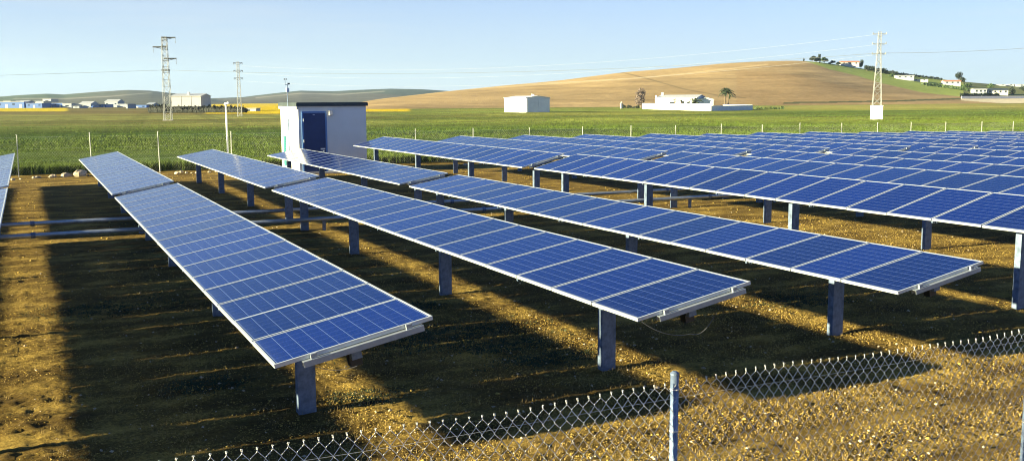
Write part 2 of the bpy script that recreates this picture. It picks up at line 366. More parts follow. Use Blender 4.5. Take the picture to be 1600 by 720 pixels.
# ------------------------------------------------------------------ solar tables
W, PITCH, N = 1.56, .99, 18
def make_panel_mesh():
    hw, hy, t = W/2, (PITCH-.020)/2, .038
    fr = MB(); b = .021
    fr.box(-hw, hw, -hy, -hy+b, -t, 0); fr.box(-hw, hw, hy-b, hy, -t, 0); fr.box(-hw, -hw+b, -hy+b, hy-b, -t, 0); fr.box(hw-b, hw, -hy+b, hy-b, -t, 0)
    gl = MB(); gl.box(-hw+b, hw-b, -hy+b, hy-b, -.012, -.0035)
    return gl, fr
gl, fr = make_panel_mesh()
def post_mb(h):
    m = MB(); w, d, th = .10, .11, .007
    m.prism([(-w,0),(w,0),(w,d),(w-th,d),(w-th,th),(-w+th,th),(-w+th,d),(-w,d)], 'z', -.25, h)
    m.prism([(-w+.006,d-.004),(-w+.045,d-.004),(-w+.045,d+.004),(-w+.006,d+.004)], 'z', -.25, h)
    return m
def bracket_mb(z):
    m = MB(); m.box(-.14, .14, -.012, -.002, z-.16, z+.02); m.box(-.14, .14, .112, .122, z-.16, z+.02)
    for sx in (-.07, .07):
        for zz in (z-.12, z-.05): m.tube((sx, -.022, zz), (sx, -.012, zz), .012, 6)
    return m
def make_table(za, tilt, y0, posts, ends=(0, 1), gz=0.):
    """the thing's base is on the soil under its near end; the beam axis runs along +Y"""
    t = link('solar_table', None); t.empty_display_size = .3
    L_ = N*PITCH; ct, st = math.cos(tilt), math.sin(tilt)
    P0 = None
    for i in range(N):
        if P0 is None:
            p = gl.build('solar_panel', M['cells'], t); f = fr.build('panel_frame', M['alu'], p); P0, F0 = p, f
        else:
            p = P0.copy(); COL.objects.link(p); p.parent = t; f = F0.copy(); COL.objects.link(f); f.parent = p
        p.location = (0, (i+.5)*PITCH, za-gz+R.uniform(-.0015,.0015)); p.rotation_euler = (R.uniform(-.003,.003), -tilt+R.uniform(-.003,.003), 0)
    def tilted(mb_, name, mt, y=0):
        o = mb_.build(name, mt, t, (0, y, za-gz)); o.rotation_euler = (0, -tilt, 0); return o
    m = MB(); m.box(-.05, .05, .10, L_-.10, -.215, -.115); tilted(m, 'torque_tube', M['galv'])
    for y in [k*PITCH for k in range(3, N, 3)]:
        m = MB(); m.box(-.70, .70, -.03, .03, -.10, -.042); m.box(-.775, -.745, -.02, .02, -.075, -.040); tilted(m, 'rail', M['galv'], y)
    for e in ends:
        s = -1 if e == 0 else 1; y = 0 if e == 0 else L_
        m = MB(); m.prism([(-.045,-.045),(.03,-.045),(.03,-.100),(.025,-.100),(.025,-.050),(-.040,-.050),(-.040,-.100),(-.045,-.100)] if s < 0 else
                          [(.045,-.045),(-.03,-.045),(-.03,-.100),(-.025,-.100),(-.025,-.050),(.040,-.050),(.040,-.100),(.045,-.100)], 'x', -.53, .66)
        for cx in (-.42, .52): m.box(cx-.03, cx+.03, -.035 if s < 0 else .005, -.005 if s < 0 else .035, -.045, .004)
        m.tube((-.3, -.05*-s*-1, -.035), (.45, -.05*-s*-1, -.035), .006, 6)
        tilted(m, 'end_rail', M['rail'], y)
        m = MB(); m.box(-.06, .06, -.05, .05, -.30, -.115); tilted(m, 'junction_box', M['black'], y+(-s)*.22)
    for py in posts:
        o = post_mb(za-gz-.10).build('post', M['galv'], t, (-.02, py-y0, 0)); bracket_mb(za-gz-.10).build('bearing_bracket', M['galv'], o)
    return t
def copy_tree(o, parent=None):
    c = o.copy(); COL.objects.link(c); c.parent = parent
    for ch in [k for k in S.objects if k.parent == o]: copy_tree(ch, c)
    return c
ORD = ['','first','second','third','fourth','fifth','sixth','seventh','eighth','ninth','tenth','eleventh','twelfth','thirteenth','fourteenth','fifteenth','sixteenth','seventeenth','eighteenth','nineteenth','twentieth','twenty-first']
# x, near end y, axis height, tilt, near table?
ROWS = [(-8.4,8.9,1.24,.185,0,1),(-4.45,8.9,1.20,.12,0,1),(-1.27,8.9,1.28,.185,0,1),
        (2.634,8.71,1.247,.186,0,1),(6.581,8.81,1.240,.177,0,1),(10.514,8.86,1.169,.175,0,1),(14.60,8.98,1.592,.251,.03,1),
        (18.602,9.0,1.595,.198,.02,1),(22.096,8.9,1.569,.198,0,1),(25.707,8.9,1.532,.198,0,1),(29.886,8.95,1.487,.198,-.04,1),(33.72,9.0,1.418,.198,-.06,1),
        (37.4,9.,1.42,.198,-.1,1),(41.26,9.,1.38,.198,-.1,1),(45.5,9.,1.30,.198,-.13,0),(49.5,9.,1.27,.198,-.15,0),(53.0,9.,1.22,.198,-.16,0),(57.0,9.,1.15,.198,-.18,0),(61.0,9.,1.12,.198,-.2,0),(65.0,9.,1.1,.198,-.2,0)]
GAP = .80
for k, (x, y0, za, ti, gz, near) in enumerate(ROWS):
    yf = y0+N*PITCH+GAP
    n = k-2
    if near:
        t = make_table(za, ti, y0, [10.6+(y0-8.8)*.5, 16.1, 21.6, 26.1], gz=gz); t.location = (x, y0, gz)
        if n < 0: lab = 'blue solar table west of the view, %s of two whose shadows stripe the ground' % ('outer' if n == -2 else 'inner')
        elif n == 0: lab = 'near solar table of the leftmost row, cut by the left picture edge'
        elif n == 1: lab = 'nearest solar table, its low near corner left of the front fence post'
        elif n == 2: lab = 'near solar table of second full row, cable hanging from its end behind the front post'
        elif n == 3: lab = 'near solar table of third full row, ending above the chain link fence at right'
        elif n == 4: lab = 'near solar table of fourth full row, cut by the right picture edge'
        else: lab = 'near solar table of the %s full row from left' % ORD[n]
        tag(t, lab, 'solar table', 'solar tables of the near block')
        if n == 2: TAB2 = t
        if n == 1: TAB1 = t
    t = make_table(za+(.0 if n < 4 else -.02), ti, yf, [yf+.4, 33.2, 38.7, 44.2], gz=gz); t.location = (x, yf, gz)
    if n < 0: lab = 'blue solar table west of the view in the far block, %s of two' % ('outer' if n == -2 else 'inner')
    elif n == 0: lab = 'far solar table of the leftmost row, its corner touching the left picture edge'
    elif n == 1: lab = 'far solar table of first full row, just before the rubble at the back fence'
    elif n == 2: lab = 'far solar table of the second full row, left of the white kiosk'
    elif n == 3: lab = 'far solar table right before the kiosk door, mirroring its white wall'
    elif n == 4: lab = 'far solar table starting in front of the kiosk\'s right corner'
    else: lab = 'far solar table of the %s full row from the left, by the back fence' % ORD[n]
    tag(t, lab, 'solar table', 'solar tables of the far block')
# hanging cable at the end of the second row
def sag(a, b, d, n=12):
    a = np.array(a); b = np.array(b); return [tuple(a+(b-a)*i/n-np.array([0,0,d*4*(i/n)*(1-i/n)])) for i in range(n+1)]
mb = MB(); mb.path(sag((.38,.16,.98), (-.02,.06,.84), .08), .004, 5); mb.path(sag((-.70,.05,1.06), (-.02,.06,.84), .07), .0035, 5); mb.build('hanging_cable', M['cable'], TAB2)
mb = MB(); mb.path(sag((-.45,.02,1.07), (.0,-.01,1.0), .05), .0035, 5); mb.build('hanging_cable', M['cable'], TAB1)

# long drive pipes running across the rows at the middle of the field
for i, (y, z, lab) in enumerate(((25.95,.32,'long galvanised pipe crossing low under the rows, nearer of the pair'), (28.35,.34,'long galvanised pipe crossing low under the rows, farther of the pair'))):
    p = thing('drive_pipe', lab, 'pipe', (0, y, 0), group='drive pipes across the rows')
    m = MB(); m.tube((-9.5,0,z), (62,0,z), .055, 12); m.build('pipe', M['pipe'], p, smooth=False)
    for x, *_ in ROWS[:14]:
        m = MB(); m.box(x+.42, x+.50, -.03, .03, -.2, z-.05); m.box(x+.38, x+.54, -.07, .07, z-.058, z-.05)
        m.build('pipe_support', M['galv'], p)
    for x, *_ in ROWS[:14]:
        m = MB(); m.tube((x+1.2,0,z), (x+1.3,0,z), .075, 12); m.build('coupling', M['galv'], p)

# ------------------------------------------------------------------ front chain link fence
def chain_link(x0, x1, z0, z1, pitch, r, n=4, knuckle=True):
    """woven wires: each goes down as a zigzag of half a diamond"""
    V = []; Fc = []; hz = pitch*.5*1.24
    zs = np.arange(z1, z0-.001, -hz); cnt = 0
    k = np.arange(len(zs))
    for i in range(int((x1-x0)/pitch)):
        x = x0+i*pitch; j1 = .004*math.sin(i*1.7)+.003*math.sin(i*.37); dz = .012*math.sin(x*2.1)+.006*math.sin(x*5.3)-.010
        side = np.where(k % 2 == 0, 0., pitch/2)
        # two wires per column make the diamonds
        for s, off in ((1, 0.), (-1, pitch)):
            px = x+off+s*side+j1*(k/len(k))+.0025*np.sin(k*1.3+i); py = np.where(k % 2 == 0, .0022*s, -.0022*s)+.012*np.sin(x*1.3+zs*2.); pz = zs+dz
            P = np.stack([px, py, pz], 1)
            # densify with a little curl at each crossing
            Q = []
            for a in range(len(P)-1):
                Q += [P[a], P[a]*.86+P[a+1]*.14+[0, .003*s, -.002], P[a]*.14+P[a+1]*.86+[0, -.003*s, .002]]
            Q.append(P[-1]); Q = np.array(Q)
            if knuckle: Q = np.concatenate([[Q[0]+[.006*s, 0, .012], Q[0]+[-.002*s, .002, .016]], Q])
            T = np.gradient(Q, axis=0); T /= np.linalg.norm(T, axis=1)[:, None]
            A = np.cross(T, [0,1.,0]); A /= np.linalg.norm(A, axis=1)[:, None]; B = np.cross(T, A)
            for q in range(n):
                a_ = 2*PI*q/n; V.append(Q+r*(math.cos(a_)*A+math.sin(a_)*B))
            m_ = len(Q); base = cnt
            idx = np.arange(m_-1)
            for q in range(n):
                q2 = (q+1) % n; Fc.append(np.stack([base+q*m_+idx, base+q2*m_+idx, base+q2*m_+idx+1, base+q*m_+idx+1], 1))
            cnt += n*m_
    return np.concatenate(V), np.concatenate(Fc)
fence = thing('chain_link_fence', 'front chain link fence of galvanised mesh with knuckled top, running across the foreground', 'fence', (0, 4.39, 0))
V, Fc = chain_link(-3.0, 9.6, .04, 1.885, .0700, .00165)
o = fast_mesh('wire_mesh', V, Fc, M['galv_wire'], fence)
for x in (-2.90, -.05, 3.165, 6.15, 9.2):
    m = MB(); m.tube((0,0,-.3), (0,0,1.925), .0235, 16); 
    p = m.build('fence_post', M['galv'], fence, (x, .030, 0), smooth=True)
    m = MB(); m.tube((0,0,1.925), (0,0,1.935), .0255, 16); m.tube((0,0,1.935), (0,0,1.946), .0245, 16, .012); m.build('post_cap', M['galv'], p)
    m = MB()
    for z in (.3,.75,1.2,1.6,1.84): m.tube((0,0,z), (0,0,z+.006), .0262, 12)
    m.build('tie_wire', M['galv_wire'], p)
for z in (.08, .95, 1.80):
    m = MB(); m.path([(x, .004, z-.012*math.sin((x+2.92)/3.04*PI)**2) for x in np.arange(-3, 9.61, .2)], .0009, 5); m.build('tension_wire', M['galv_wire'], fence)

# ------------------------------------------------------------------ back fence
bf = thing('wire_fence', 'back fence of thin posts and wire mesh between the solar field and the green crop', 'fence', (0,0,0))
PX = [-12.9,-9.8,-6.7,-3.6,-.48,2.72,5.83,9.30,12.6,15.9,19.2,22.6,26.1,29.6,32.9,36.1,39.5,42.7,45.8,49.3,52.5,55.5,58.8,62.4,65.6,68.8,72.0,75.2]
for i, x in enumerate(PX):
    gz0 = -.004*max(x-12, 0); h = 1.98+.05*R.uniform(-1, 1)
    m = MB(); m.tube((0,0,-.2), (R.uniform(-.03,.03), R.uniform(-.02,.02), h), .020, 8); m.tube((0,0,h-.004), (0,0,h+.01), .024, 8)
    m.build('fence_post', M['post_white'], bf, (x, FENCE_Y(x), gz0))
V = []; Fc = []
m = MB()
for z in (.1, .7, 1.3, 1.85):
    m.path([(x, FENCE_Y(x), z-.004*max(x-12, 0)) for x in PX], .002, 3)
m.build('line_wire', M['galv_wire'], bf)
vs, fc = chain_link(PX[0], PX[-1], .1, 1.85, .12, .0012, 3, False)
vs[:, 1] += 52-.035*np.clip(vs[:, 0], 0, None); vs[:, 2] -= .004*np.clip(vs[:, 0]-12, 0, None)
fast_mesh('wire_mesh', vs, fc, M['galv_wire'], bf)

# ------------------------------------------------------------------ white kiosk
kx, ky, kw, kd, kh = 11.65, 47.0, 3.36, 3.6, 3.30
K = thing('transformer_kiosk', 'white prefabricated kiosk with a navy blue door and dark flat roof by the back fence', 'kiosk', (kx, ky, 0))
m = MB(); m.box(0, kw, 0, .12, -.2, kh-.083); m.box(0, .12, .12, kd, -.2, kh-.083); m.box(kw-.12, kw, .12, kd, -.2, kh-.083); m.box(.12, kw-.12, kd-.12, kd, -.2, kh-.083)
m.build('wall', M['white'], K)
m = MB(); m.box(-.10, kw+.08, -.10, kd+.08, kh-.08, kh+.08); m.box(-.06, kw+.04, -.06, kd+.04, kh+.08, kh+.10); m.build('roof', M['roof_dark'], K)
m = MB(); m.box(-.09, -.002, -.07, kd+.05, kh-.21, kh-.083); m.build('gutter', M['grey_roof'], K)
m = MB()
for a in ((.16,.24,.05,2.98),(1.30,1.38,.05,2.98)): m.box(a[0], a[1], -.03, -.002, a[2], a[3])
m.box(.24, 1.30, -.03, -.002, 2.90, 2.98); m.build('door_frame', M['blue_frame'], K)
d = MB().box(.245, 1.295, -.022, -.002, .05, 2.895).build('door', M['door_blue'], K)
m = MB(); m.box(1.16, 1.24, -.06, -.023, 1.02, 1.10); m.box(1.06, 1.24, -.05, -.035, 1.03, 1.06); m.build('handle', M['alu'], d)
m = MB(); m.box(1.04, 1.26, -.027, -.023, 1.14, 1.21); m.build('sign_plate', M['white_metal'], d)
m = MB()
for z in (.5, 1.5, 2.5): m.tube((.235,-.035,z), (.235,-.035,z+.14), .014, 8)
for z in (2.80,): m.box(.70,.80,-.03,-.023,z,z+.03)
m.build('hinge', M['alu'], d)
m = MB(); m.box(1.47, 1.65, -.16, -.002, 2.78, 3.02); m.prism([(-.22,2.80),(-.161,2.78),(-.161,3.0)], 'x', 1.49, 1.63); m.build('wall_lamp', M['grey_roof'], K)
m = MB(); m.box(-.04, -.002, 2.55, 3.05, .25, 1.75)
for z in np.arange(.35, 1.7, .12): m.box(-.055, -.041, 2.59, 3.01, z, z+.05)
m.build('louvre', M['teal'], K)
m = MB(); m.tube((1.80,-.03,.0), (1.80,-.03,.9), .016, 6); m.box(2.1,2.45,-.05,-.003,.25,.5); m.build('cable_conduit', M['beige'], K)
m = MB(); m.box(-.25, kw+.25, -.25, kd+.2, -.2, .07); m.build('plinth', M['concrete'], K)
p = thing('weather_mast', 'thin mast with wind sensor standing beside the kiosk\'s sunlit wall', 'mast', (11.45, 48.15, 0))
m = MB(); m.tube((0,0,-.1), (0,0,2.6), .035, 8); m.tube((0,0,2.6), (0,0,4.25), .024, 8); m.build('pole', M['galv'], p)
m = MB(); m.tube((-.10,0,4.25), (.06,0,4.25), .015, 6); m.tube((-.09,0,4.25), (-.09,0,4.5), .012, 6); m.build('crossbar', M['galv'], p)
m = MB(); 
for a in range(3): m.blob((-.09+.06*math.cos(a*2.1), .06*math.sin(a*2.1), 4.52), .03,.03,.03, R, 6, 4, 0); m.tube((-.09,0,4.52), (-.09+.06*math.cos(a*2.1), .06*math.sin(a*2.1), 4.52), .006, 4)
m.build('wind_cups', M['black'], p)
m = MB(); m.box(.02,.13,-.01,.01,4.27,4.34); m.build('wind_vane', M['black'], p)
m = MB(); m.box(-.07,.07,-.10,-.03,3.9,4.1); m.build('sensor_box', M['white_metal'], p)
p = thing('camera_pole', 'slim white pole topped by a small camera at the back fence', 'pole', (9.15, 51.75, 0))
m = MB(); m.tube((0,0,-.1), (0,0,3.30), .045, 10); m.build('pole', M['white_metal'], p)
m = MB(); m.tube((-.05,0,3.34), (.12,-.12,3.40), .06, 10); m.box(-.08,.06,-.05,.07,3.28,3.36); m.build('security_camera', M['white_metal'], p)

# ------------------------------------------------------------------ pylons and lines
def lattice(m, w0, w1, h, r, nb, z0=0.):
    def c(t, i): w = (w0+(w1-w0)*t)/2; return np.array([(-w,w,w,-w)[i], (-w,-w,w,w)[i], z0+t*h])
    for i in range(4): m.tube(c(0,i), c(1,i), r*1.5, 4)
    t = 0; ts = [0]; q = 1.
    for k in range(nb): ts.append(ts[-1]+q); q *= .93
    ts = [a/ts[-1] for a in ts]
    for k in range(nb):
        for i in range(4):
            j = (i+1) % 4
            m.tube(c(ts[k],i), c(ts[k+1],j), r, 4)
            if k % 2 == 0: m.tube(c(ts[k],j), c(ts[k+1],i), r, 4)
            m.tube(c(ts[k+1],i), c(ts[k+1],j), r, 4)
def insulator(T, x, y, z, L_=.5):
    m = MB(); 
    for k in range(4): m.tube((x,y,z-L_*(k+.5)/4), (x,y,z-L_*(k+.5)/4-.05), .07, 7)
    m.tube((x,y,z), (x,y,z-L_), .02, 5); m.build('insulator', M['insul'], T)
# tower one: single-side arms
b1 = at(263,190,.1); T1 = thing('lattice_pylon', 'grey lattice pylon with three staggered single arms rising left of the kiosk', 'pylon', b1, -.35)
m = MB(); lattice(m, 1.25, .8, 14.6, .026, 13); m.build('tower_frame', M['steel_white'], T1)
arms1 = [(14.5,-.4,1.9),(12.9,.4,-2.0),(10.9,-.2,1.9),(8.9,-.7,.7)]
for z, a, b in arms1:
    m = MB(); m.box(min(a,b), max(a,b), -.12, .12, z-.13, z+.10); m.tube((b,0,z), (a,0,z-.5), .04, 4) if z > 9 else None; m.build('crossarm', M['steel_grey'], T1)
for z, x in ((14.4,1.85),(12.8,-1.95),(10.8,1.85)): insulator(T1, x, 0, z, .9)
m = MB(); m.box(-.8,.8,-.8,.8,-.5,.25); m.build('footing', M['concrete'], T1)
# tower two: thinner, three triangular arms
b2 = at(375,184,.1); T2 = thing('lattice_pylon', 'slender distant pylon with three short triangular arms, between the shed and the kiosk', 'pylon', b2, -.3)
m = MB(); lattice(m, .90, .42, 11.8, .020, 14); m.build('tower_frame', M['steel_white'], T2)
for z in (11.6, 10.0, 8.4):
    m = MB()
    for s in (-1, 1): m.tube((0,0,z), (s*.95,0,z), .045, 4); m.tube((0,0,z-.5), (s*.95,0,z), .035, 4)
    m.build('crossarm', M['steel_grey'], T2)
    for s in (-1, 1): insulator(T2, s*.9, 0, z, .35)
m = MB(); m.box(-.6,.6,-.6,.6,-.5,.2); m.build('footing', M['concrete'], T2)
# tower three on a white block
b3 = at(1369,189,.1); T3 = thing('lattice_pylon', 'white lattice pylon standing on a tall white block, before the hill at right', 'pylon', b3, -.7)
m = MB(); m.box(-.80,.80,-.80,.80,-.6,2.25); m.box(-.84,.84,-.84,.84,2.25,2.33); m.build('base_block', M['white'], T3)
m = MB(); lattice(m, 1.25, .50, 8.3, .026, 9, 2.33)
lattice(m, .50, .40, 2.6, .022, 4, 10.63); m.build('tower_frame', M['steel_white'], T3)
for z in (12.95, 11.5, 10.0):
    m = MB()
    for s in (-1, 1): m.tube((0,0,z), (s*1.0,0,z+.02), .04, 4); m.tube((0,0,z-.4), (s*1.0,0,z), .03, 4)
    m.build('crossarm', M['steel_white'], T3)
    for s in (-1, 1): insulator(T3, s*.95, 0, z+.25, .35)
def rotp(b, rz, x, z): return (b[0]+x*math.cos(rz), b[1]+x*math.sin(rz), b[2]+z)
def span(name, a, b, d, r, mt, lab, grp):
    m = MB(); m.path(sag(a, b, d, 24), r, 4); o = m.build(name, mt); tag(o, lab, 'power line', grp)
A1 = rotp(b1, -.35, .65, 8.9); A1l = rotp(b1, -.35, -.65, 8.9)
A3 = rotp(b3, -.7, 0, 10.1)
span('power_line', A1, A3, 1.6, .022, M['wire_dark'], 'dark power line sagging between the left pylon and the right pylon', 'long dark power lines')
span('power_line', A1l, (-150., 235., 6.5), 1.0, .022, M['wire_dark'], 'dark power line leaving the left pylon towards the left picture edge', 'long dark power lines')
e3 = atd(1760, 62, 95.); span('power_line', A3, e3, .5, .022, M['wire_dark'], 'dark power line rising from the right pylon to the right picture edge', 'long dark power lines')
for z, s, z3, w in ((11.3,1,12.8,'topmost'),(9.7,1,11.3,'second from top'),(8.1,1,9.8,'third from top')):
    a = rotp(b2, -.3, .9*s, z-.35); b = rotp(b3, -.7, -.95, z3)
    span('power_line', a, b, 2.6, .009, M['wire_light'], 'thin pale power line from the slender pylon to the right pylon, %s' % w, 'thin pale power lines')

# ------------------------------------------------------------------ buildings
def wall_box(name, P, w, d, h, wall, roof, rz=0., gable=0., ridge_x=True, over=.25):
    """small building: wall body and a roof slab or gable; local x along the facade, y away"""
    m = MB(); m.box(0, w, 0, d, -.6, h)
    if gable:
        if ridge_x: m.prism([(0,h),(d,h),(d/2,h+gable)], 'x', .002, w-.002)
        else: m.prism([(0,h),(w,h),(w/2,h+gable)], 'y', .002, d-.002)
    m.build('wall', wall, P)
    m = MB(); t = .16
    if gable and ridge_x: m.prism([(-over,h-over*gable*2/d+.01),(d/2,h+gable+.01),(d+over,h-over*gable*2/d+.01),(d+over,h-over*gable*2/d+t),(d/2,h+gable+t+.02),(-over,h-over*gable*2/d+t)], 'x', -over, w+over)
    elif gable: m.prism([(-over,h-over*gable*2/w+.01),(w/2,h+gable+.01),(w+over,h-over*gable*2/w+.01),(w+over,h-over*gable*2/w+t),(w/2,h+gable+t+.02),(-over,h-over*gable*2/w+t)], 'y', -over, d+over)
    else: m.box(-over, w+over, -over, d+over, h+.003, h+.18)
    m.build('roof', roof, P)
def opening(P, name, mt, x0, x1, z0, z1, y=0.):
    m = MB(); m.box(x0, x1, y-.06, y-.003, z0, z1); return m.build(name, mt, P)
def bld(name, lab, cat, u0, u1, vb, vt, D, wall, roof, depth=8., gable=0., grp=None, ridge_x=True, rz=None, zb=0.):
    """D: distance along y at which the building stands; size from its span"""
    a = np.array(atd(u0, vb, D)); r = ray(u0, vb); k = F/(np.array([a[0], a[1], 0])@FWD)   # px per metre at that depth
    ang = -.454 if rz is None else rz
    w = (u1-u0)/k; h = (vb-vt)/k
    P = thing(name, lab, cat, (a[0], a[1], a[2]-zb), ang, grp); wall_box(name, P, w, depth, h, wall, roof, gable=gable, ridge_x=ridge_x); return P, w, h
G = 'buildings of the distant industrial estate'
town = [(-6,38,168,158.5,700,'townblue','grey_roof','long blue factory hall at the left picture edge',0,4),
        (6,17,165,157.5,740,'town_white','grey_roof','small white block above the long blue hall',0,2),
        (20,42,163,159.5,760,'town_white','grey_roof','low white hall roof behind the long blue hall',1,3),
        (41,66,168,161,690,'townblue','town_white','blue hall with white roof, second from the left',0,3),
        (50,68,160.5,158.2,790,'town_white','town_white','white strip of factory behind the second blue hall',0,2),
        (67,80,161,154.5,800,'beige','grey_roof','tall beige silo block rising over the blue halls',0,1),
        (68,98,167.5,161,700,'townblue','town_white','wide blue hall with white gable end below the beige block',0,4),
        (98,112,170,161,690,'town_white','grey_roof','white gatehouse between blue hall and car park',0,1),
        (114,124,169,166,640,'town_white','town_white','low white shed in the middle of the estate',0,1),
        (124,142,168,162,690,'town_white','grey_roof','white hall with pale gable in the middle of the estate',1.5,2),
        (141,166,167.5,163,700,'townblue','town_white','dark blue hall right of the white gabled hall',0,4),
        (164,184,166,158.5,730,'town_white','grey_roof','white building with small tower right of the dark blue hall',1.5,3),
        (183,197,166.5,162.5,700,'town_white','town_white','low white hall near the right end of the estate',0,2),
        (197,199.6,170,162.5,560,'town_white','town_white','narrow white pillar building before the last blue hall',0,0),
        (200,229,169.5,163.5,640,'townblue','roof_dark','last blue hall at the right end of the estate',0,3),
        (228,238,166.5,163.8,640,'town_white','town_white','small pale gabled shed next to the last blue hall',1.2,1)]
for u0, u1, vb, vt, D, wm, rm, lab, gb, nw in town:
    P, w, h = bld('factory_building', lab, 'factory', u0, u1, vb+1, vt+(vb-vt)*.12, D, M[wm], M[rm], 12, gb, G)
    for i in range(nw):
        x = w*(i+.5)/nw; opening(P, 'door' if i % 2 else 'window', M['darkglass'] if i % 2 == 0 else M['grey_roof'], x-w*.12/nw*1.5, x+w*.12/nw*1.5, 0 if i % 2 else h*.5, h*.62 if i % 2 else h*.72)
# vehicles and clutter of the estate
def car(P0, rz, mt, lab):
    P = thing('parked_car', lab, 'car', P0, rz, 'cars parked at the industrial estate')
    m = MB(); m.prism([(-2.1,.35),(2.1,.35),(2.1,.85),(1.3,.95),(.7,1.42),(-1.3,1.42),(-1.9,.95),(-2.1,.9)], 'y', -.85, .85); m.build('body', mt, P)
    m = MB()
    for x in (-1.3, 1.3):
        m = MB(); m.tube((x,-.88,.33), (x,.88,.33), .33, 10); m.build('wheel', M['black'], P)
    m = MB(); m.prism([(1.15,.97),(.66,1.36),(-1.22,1.36),(-1.7,.97)], 'y', -.86, .86); m.build('window', M['darkglass'], P)
for i, (u, mt, lab) in enumerate(((104,'white','white car at the left end of the estate car park'),(119,'grey_roof','silver car in the middle of the estate car park'),(133,'white','second white car in the estate car park'),(149,'townblue','dark blue car at the right end of the estate car park'))):
    car(at(u, 169, .1), .3, M[mt], lab)

# beige shed behind the dark hedge
P, w, h = bld('warehouse', 'large beige warehouse with three wall bays behind the dark hedge at left', 'warehouse', 268, 314, 175, 151, 365, M['beige'], M['grey_roof'], 14, .8, rz=-.40)
for x in (w*.335, w*.667): opening(P, 'downpipe', M['grey_roof'], x-.08, x+.08, 0, h)
m = MB(); m.box(w*.47, w*.55, 3, 4, h+.5, h+1.5); m.build('roof_vent', M['grey_roof'], P)
opening(P, 'door', M['roof_dark'], w*.42, w*.55, 0, 1.9)
P, w, h = bld('garage', 'pale low garage with grey front beyond the slender pylon', 'garage', 381, 400, 176, 170, 345, M['grey_roof'], M['beige'], 6, 0)
opening(P, 'door', M['roof_dark'], .4, w*.5, 0, h*.8)

# white corrugated shed in the field
a0 = at(822, 177, .1); P = thing('field_shed', 'white metal shed with two tall grey doors alone in the green field', 'shed', a0, .03)
k = F/(np.array(a0)-[0,0,CAMH])@FWD if 0 else F/((np.array([a0[0],a0[1],0]))@FWD)
sw, sd, sh = 7.2, 12.5, 4.0
m = MB()
m.box(0, sw, 0, sd, -.4, sh); m.prism([(0,sh),(sw,sh),(sw*.5,sh+.45)], 'y', .002, sd-.002); m.build('wall', M['white_metal'], P)
m = MB(); m.prism([(-.2,sh-.01),(sw*.5,sh+.47),(sw+.2,sh-.01),(sw+.2,sh+.08),(sw*.5,sh+.57),(-.2,sh+.08)], 'y', -.2, sd+.2); m.build('roof', M['white_metal'], P)
for x0, x1 in ((.15, sw*.48), (sw*.52, sw-.15)):
    d = MB(); d.box(x0, x1, -.08, -.003, .05, sh-.15)
    for x in np.arange(x0+.25, x1-.1, .3): d.box(x, x+.06, -.10, -.081, .06, sh-.16)
    d.build('door', M['white_metal'], P)
for y in (4.2, 8.4):
    m = MB(); m.box(-.05, -.003, y, y+.10, 0, sh); m.build('wall_strip', M['grey_roof'], P)
m = MB(); m.tube((sw*.42,2,sh+.3), (sw*.42,2,sh+.95), .22, 8); m.tube((sw*.42,2,sh+.95), (sw*.42,2,sh+1.05), .3, 8); m.tube((sw*.6,3.5,sh+.3), (sw*.6,3.5,sh+.9), .2, 8); m.build('roof_vent', M['grey_roof'], P)

# villa
D = 268.; vb = 172.
def vp(u, v=172., y=D): return atd(u, v, y)
vwall = thing('boundary_wall', 'long white boundary wall around the villa garden with a lower grey-topped stretch at right', 'wall', (0,0,0))
c0 = np.array(at(1004,171.5,.1)); c1 = np.array(at(1110,175,.1)); c2 = np.array(at(1176,173.5,.1))
def wall_run(p, q, h, name, mt, parent, th=.25):
    p = np.array(p); q = np.array(q); L_ = np.linalg.norm((q-p)[:2]); o = MB(); o.box(0, L_, 0, th, -.6, h); o = o.build(name, mt, parent, tuple(p)); o.rotation_euler = (0,0,math.atan2(q[1]-p[1], q[0]-p[0])); 
    cp = MB(); cp.box(-.02, L_+.02, -.04, th+.04, h+.002, h+.10); cp.build('coping', mt, o); return o
depth_ = lambda p: np.array([p[0],p[1],0])@FWD
wall_run(c0, c1, 2.05, 'wall_panel', M['white'], vwall)
wall_run(c1+[.25,0,0], c2, 1.55, 'wall_panel', M['white'], vwall)
c3 = c2+np.array([10,26,0]); wall_run(c2, c3, 1.6, 'wall_panel', M['white'], vwall)
# house body: left wall lit, gable end towards the viewer
ha = np.array(c0*.47+c1*.53)+np.array([7.,9.,0]); dirw = (c1-c0)/np.linalg.norm(c1-c0); rzv = math.atan2(dirw[1], dirw[0])
H = thing('villa', 'white villa with shallow gabled roof and dark windows behind its boundary wall', 'house', tuple(np.array(at(1030,171,.1))+np.array([7,12,0])), -.95)
kk = F/depth_(H.location); lw = 15.; ld = 11.; hh = 3.9
m = MB(); m.box(0, lw, 0, ld, -.6, hh); m.prism([(0,hh),(ld,hh),(ld/2,hh+1.0)], 'x', .002, lw-.002); m.build('wall', M['white'], H)
m = MB(); m.prism([(-.3,hh-.05),(ld/2,hh+1.01),(ld+.3,hh-.05),(ld+.3,hh+.12),(ld/2,hh+1.18),(-.3,hh+.12)], 'x', -.3, lw+.3); m.build('roof', M['grey_roof'], H)
for x, w_ in ((5.0,2.2),(9.3,1.2),(11.6,1.)):
    wdw = opening(H, 'window', M['darkglass'], x, x+w_, 1.2, 2.6); m = MB(); m.box(x-.12, x+w_+.12, -.12, -.062, 1.05, 1.19); m.build('sill', M['white'], wdw)
m = MB(); m.box(lw+.003, lw+.06, 3, 4.2, 1.2, 2.6); m.build('window', M['darkglass'], H)
m = MB(); m.box(.3,.9,4.6,5.2,hh+.3,hh+1.9); m.box(.2,1.,4.5,5.3,hh+1.9,hh+2.0); m.build('chimney', M['white'], H)
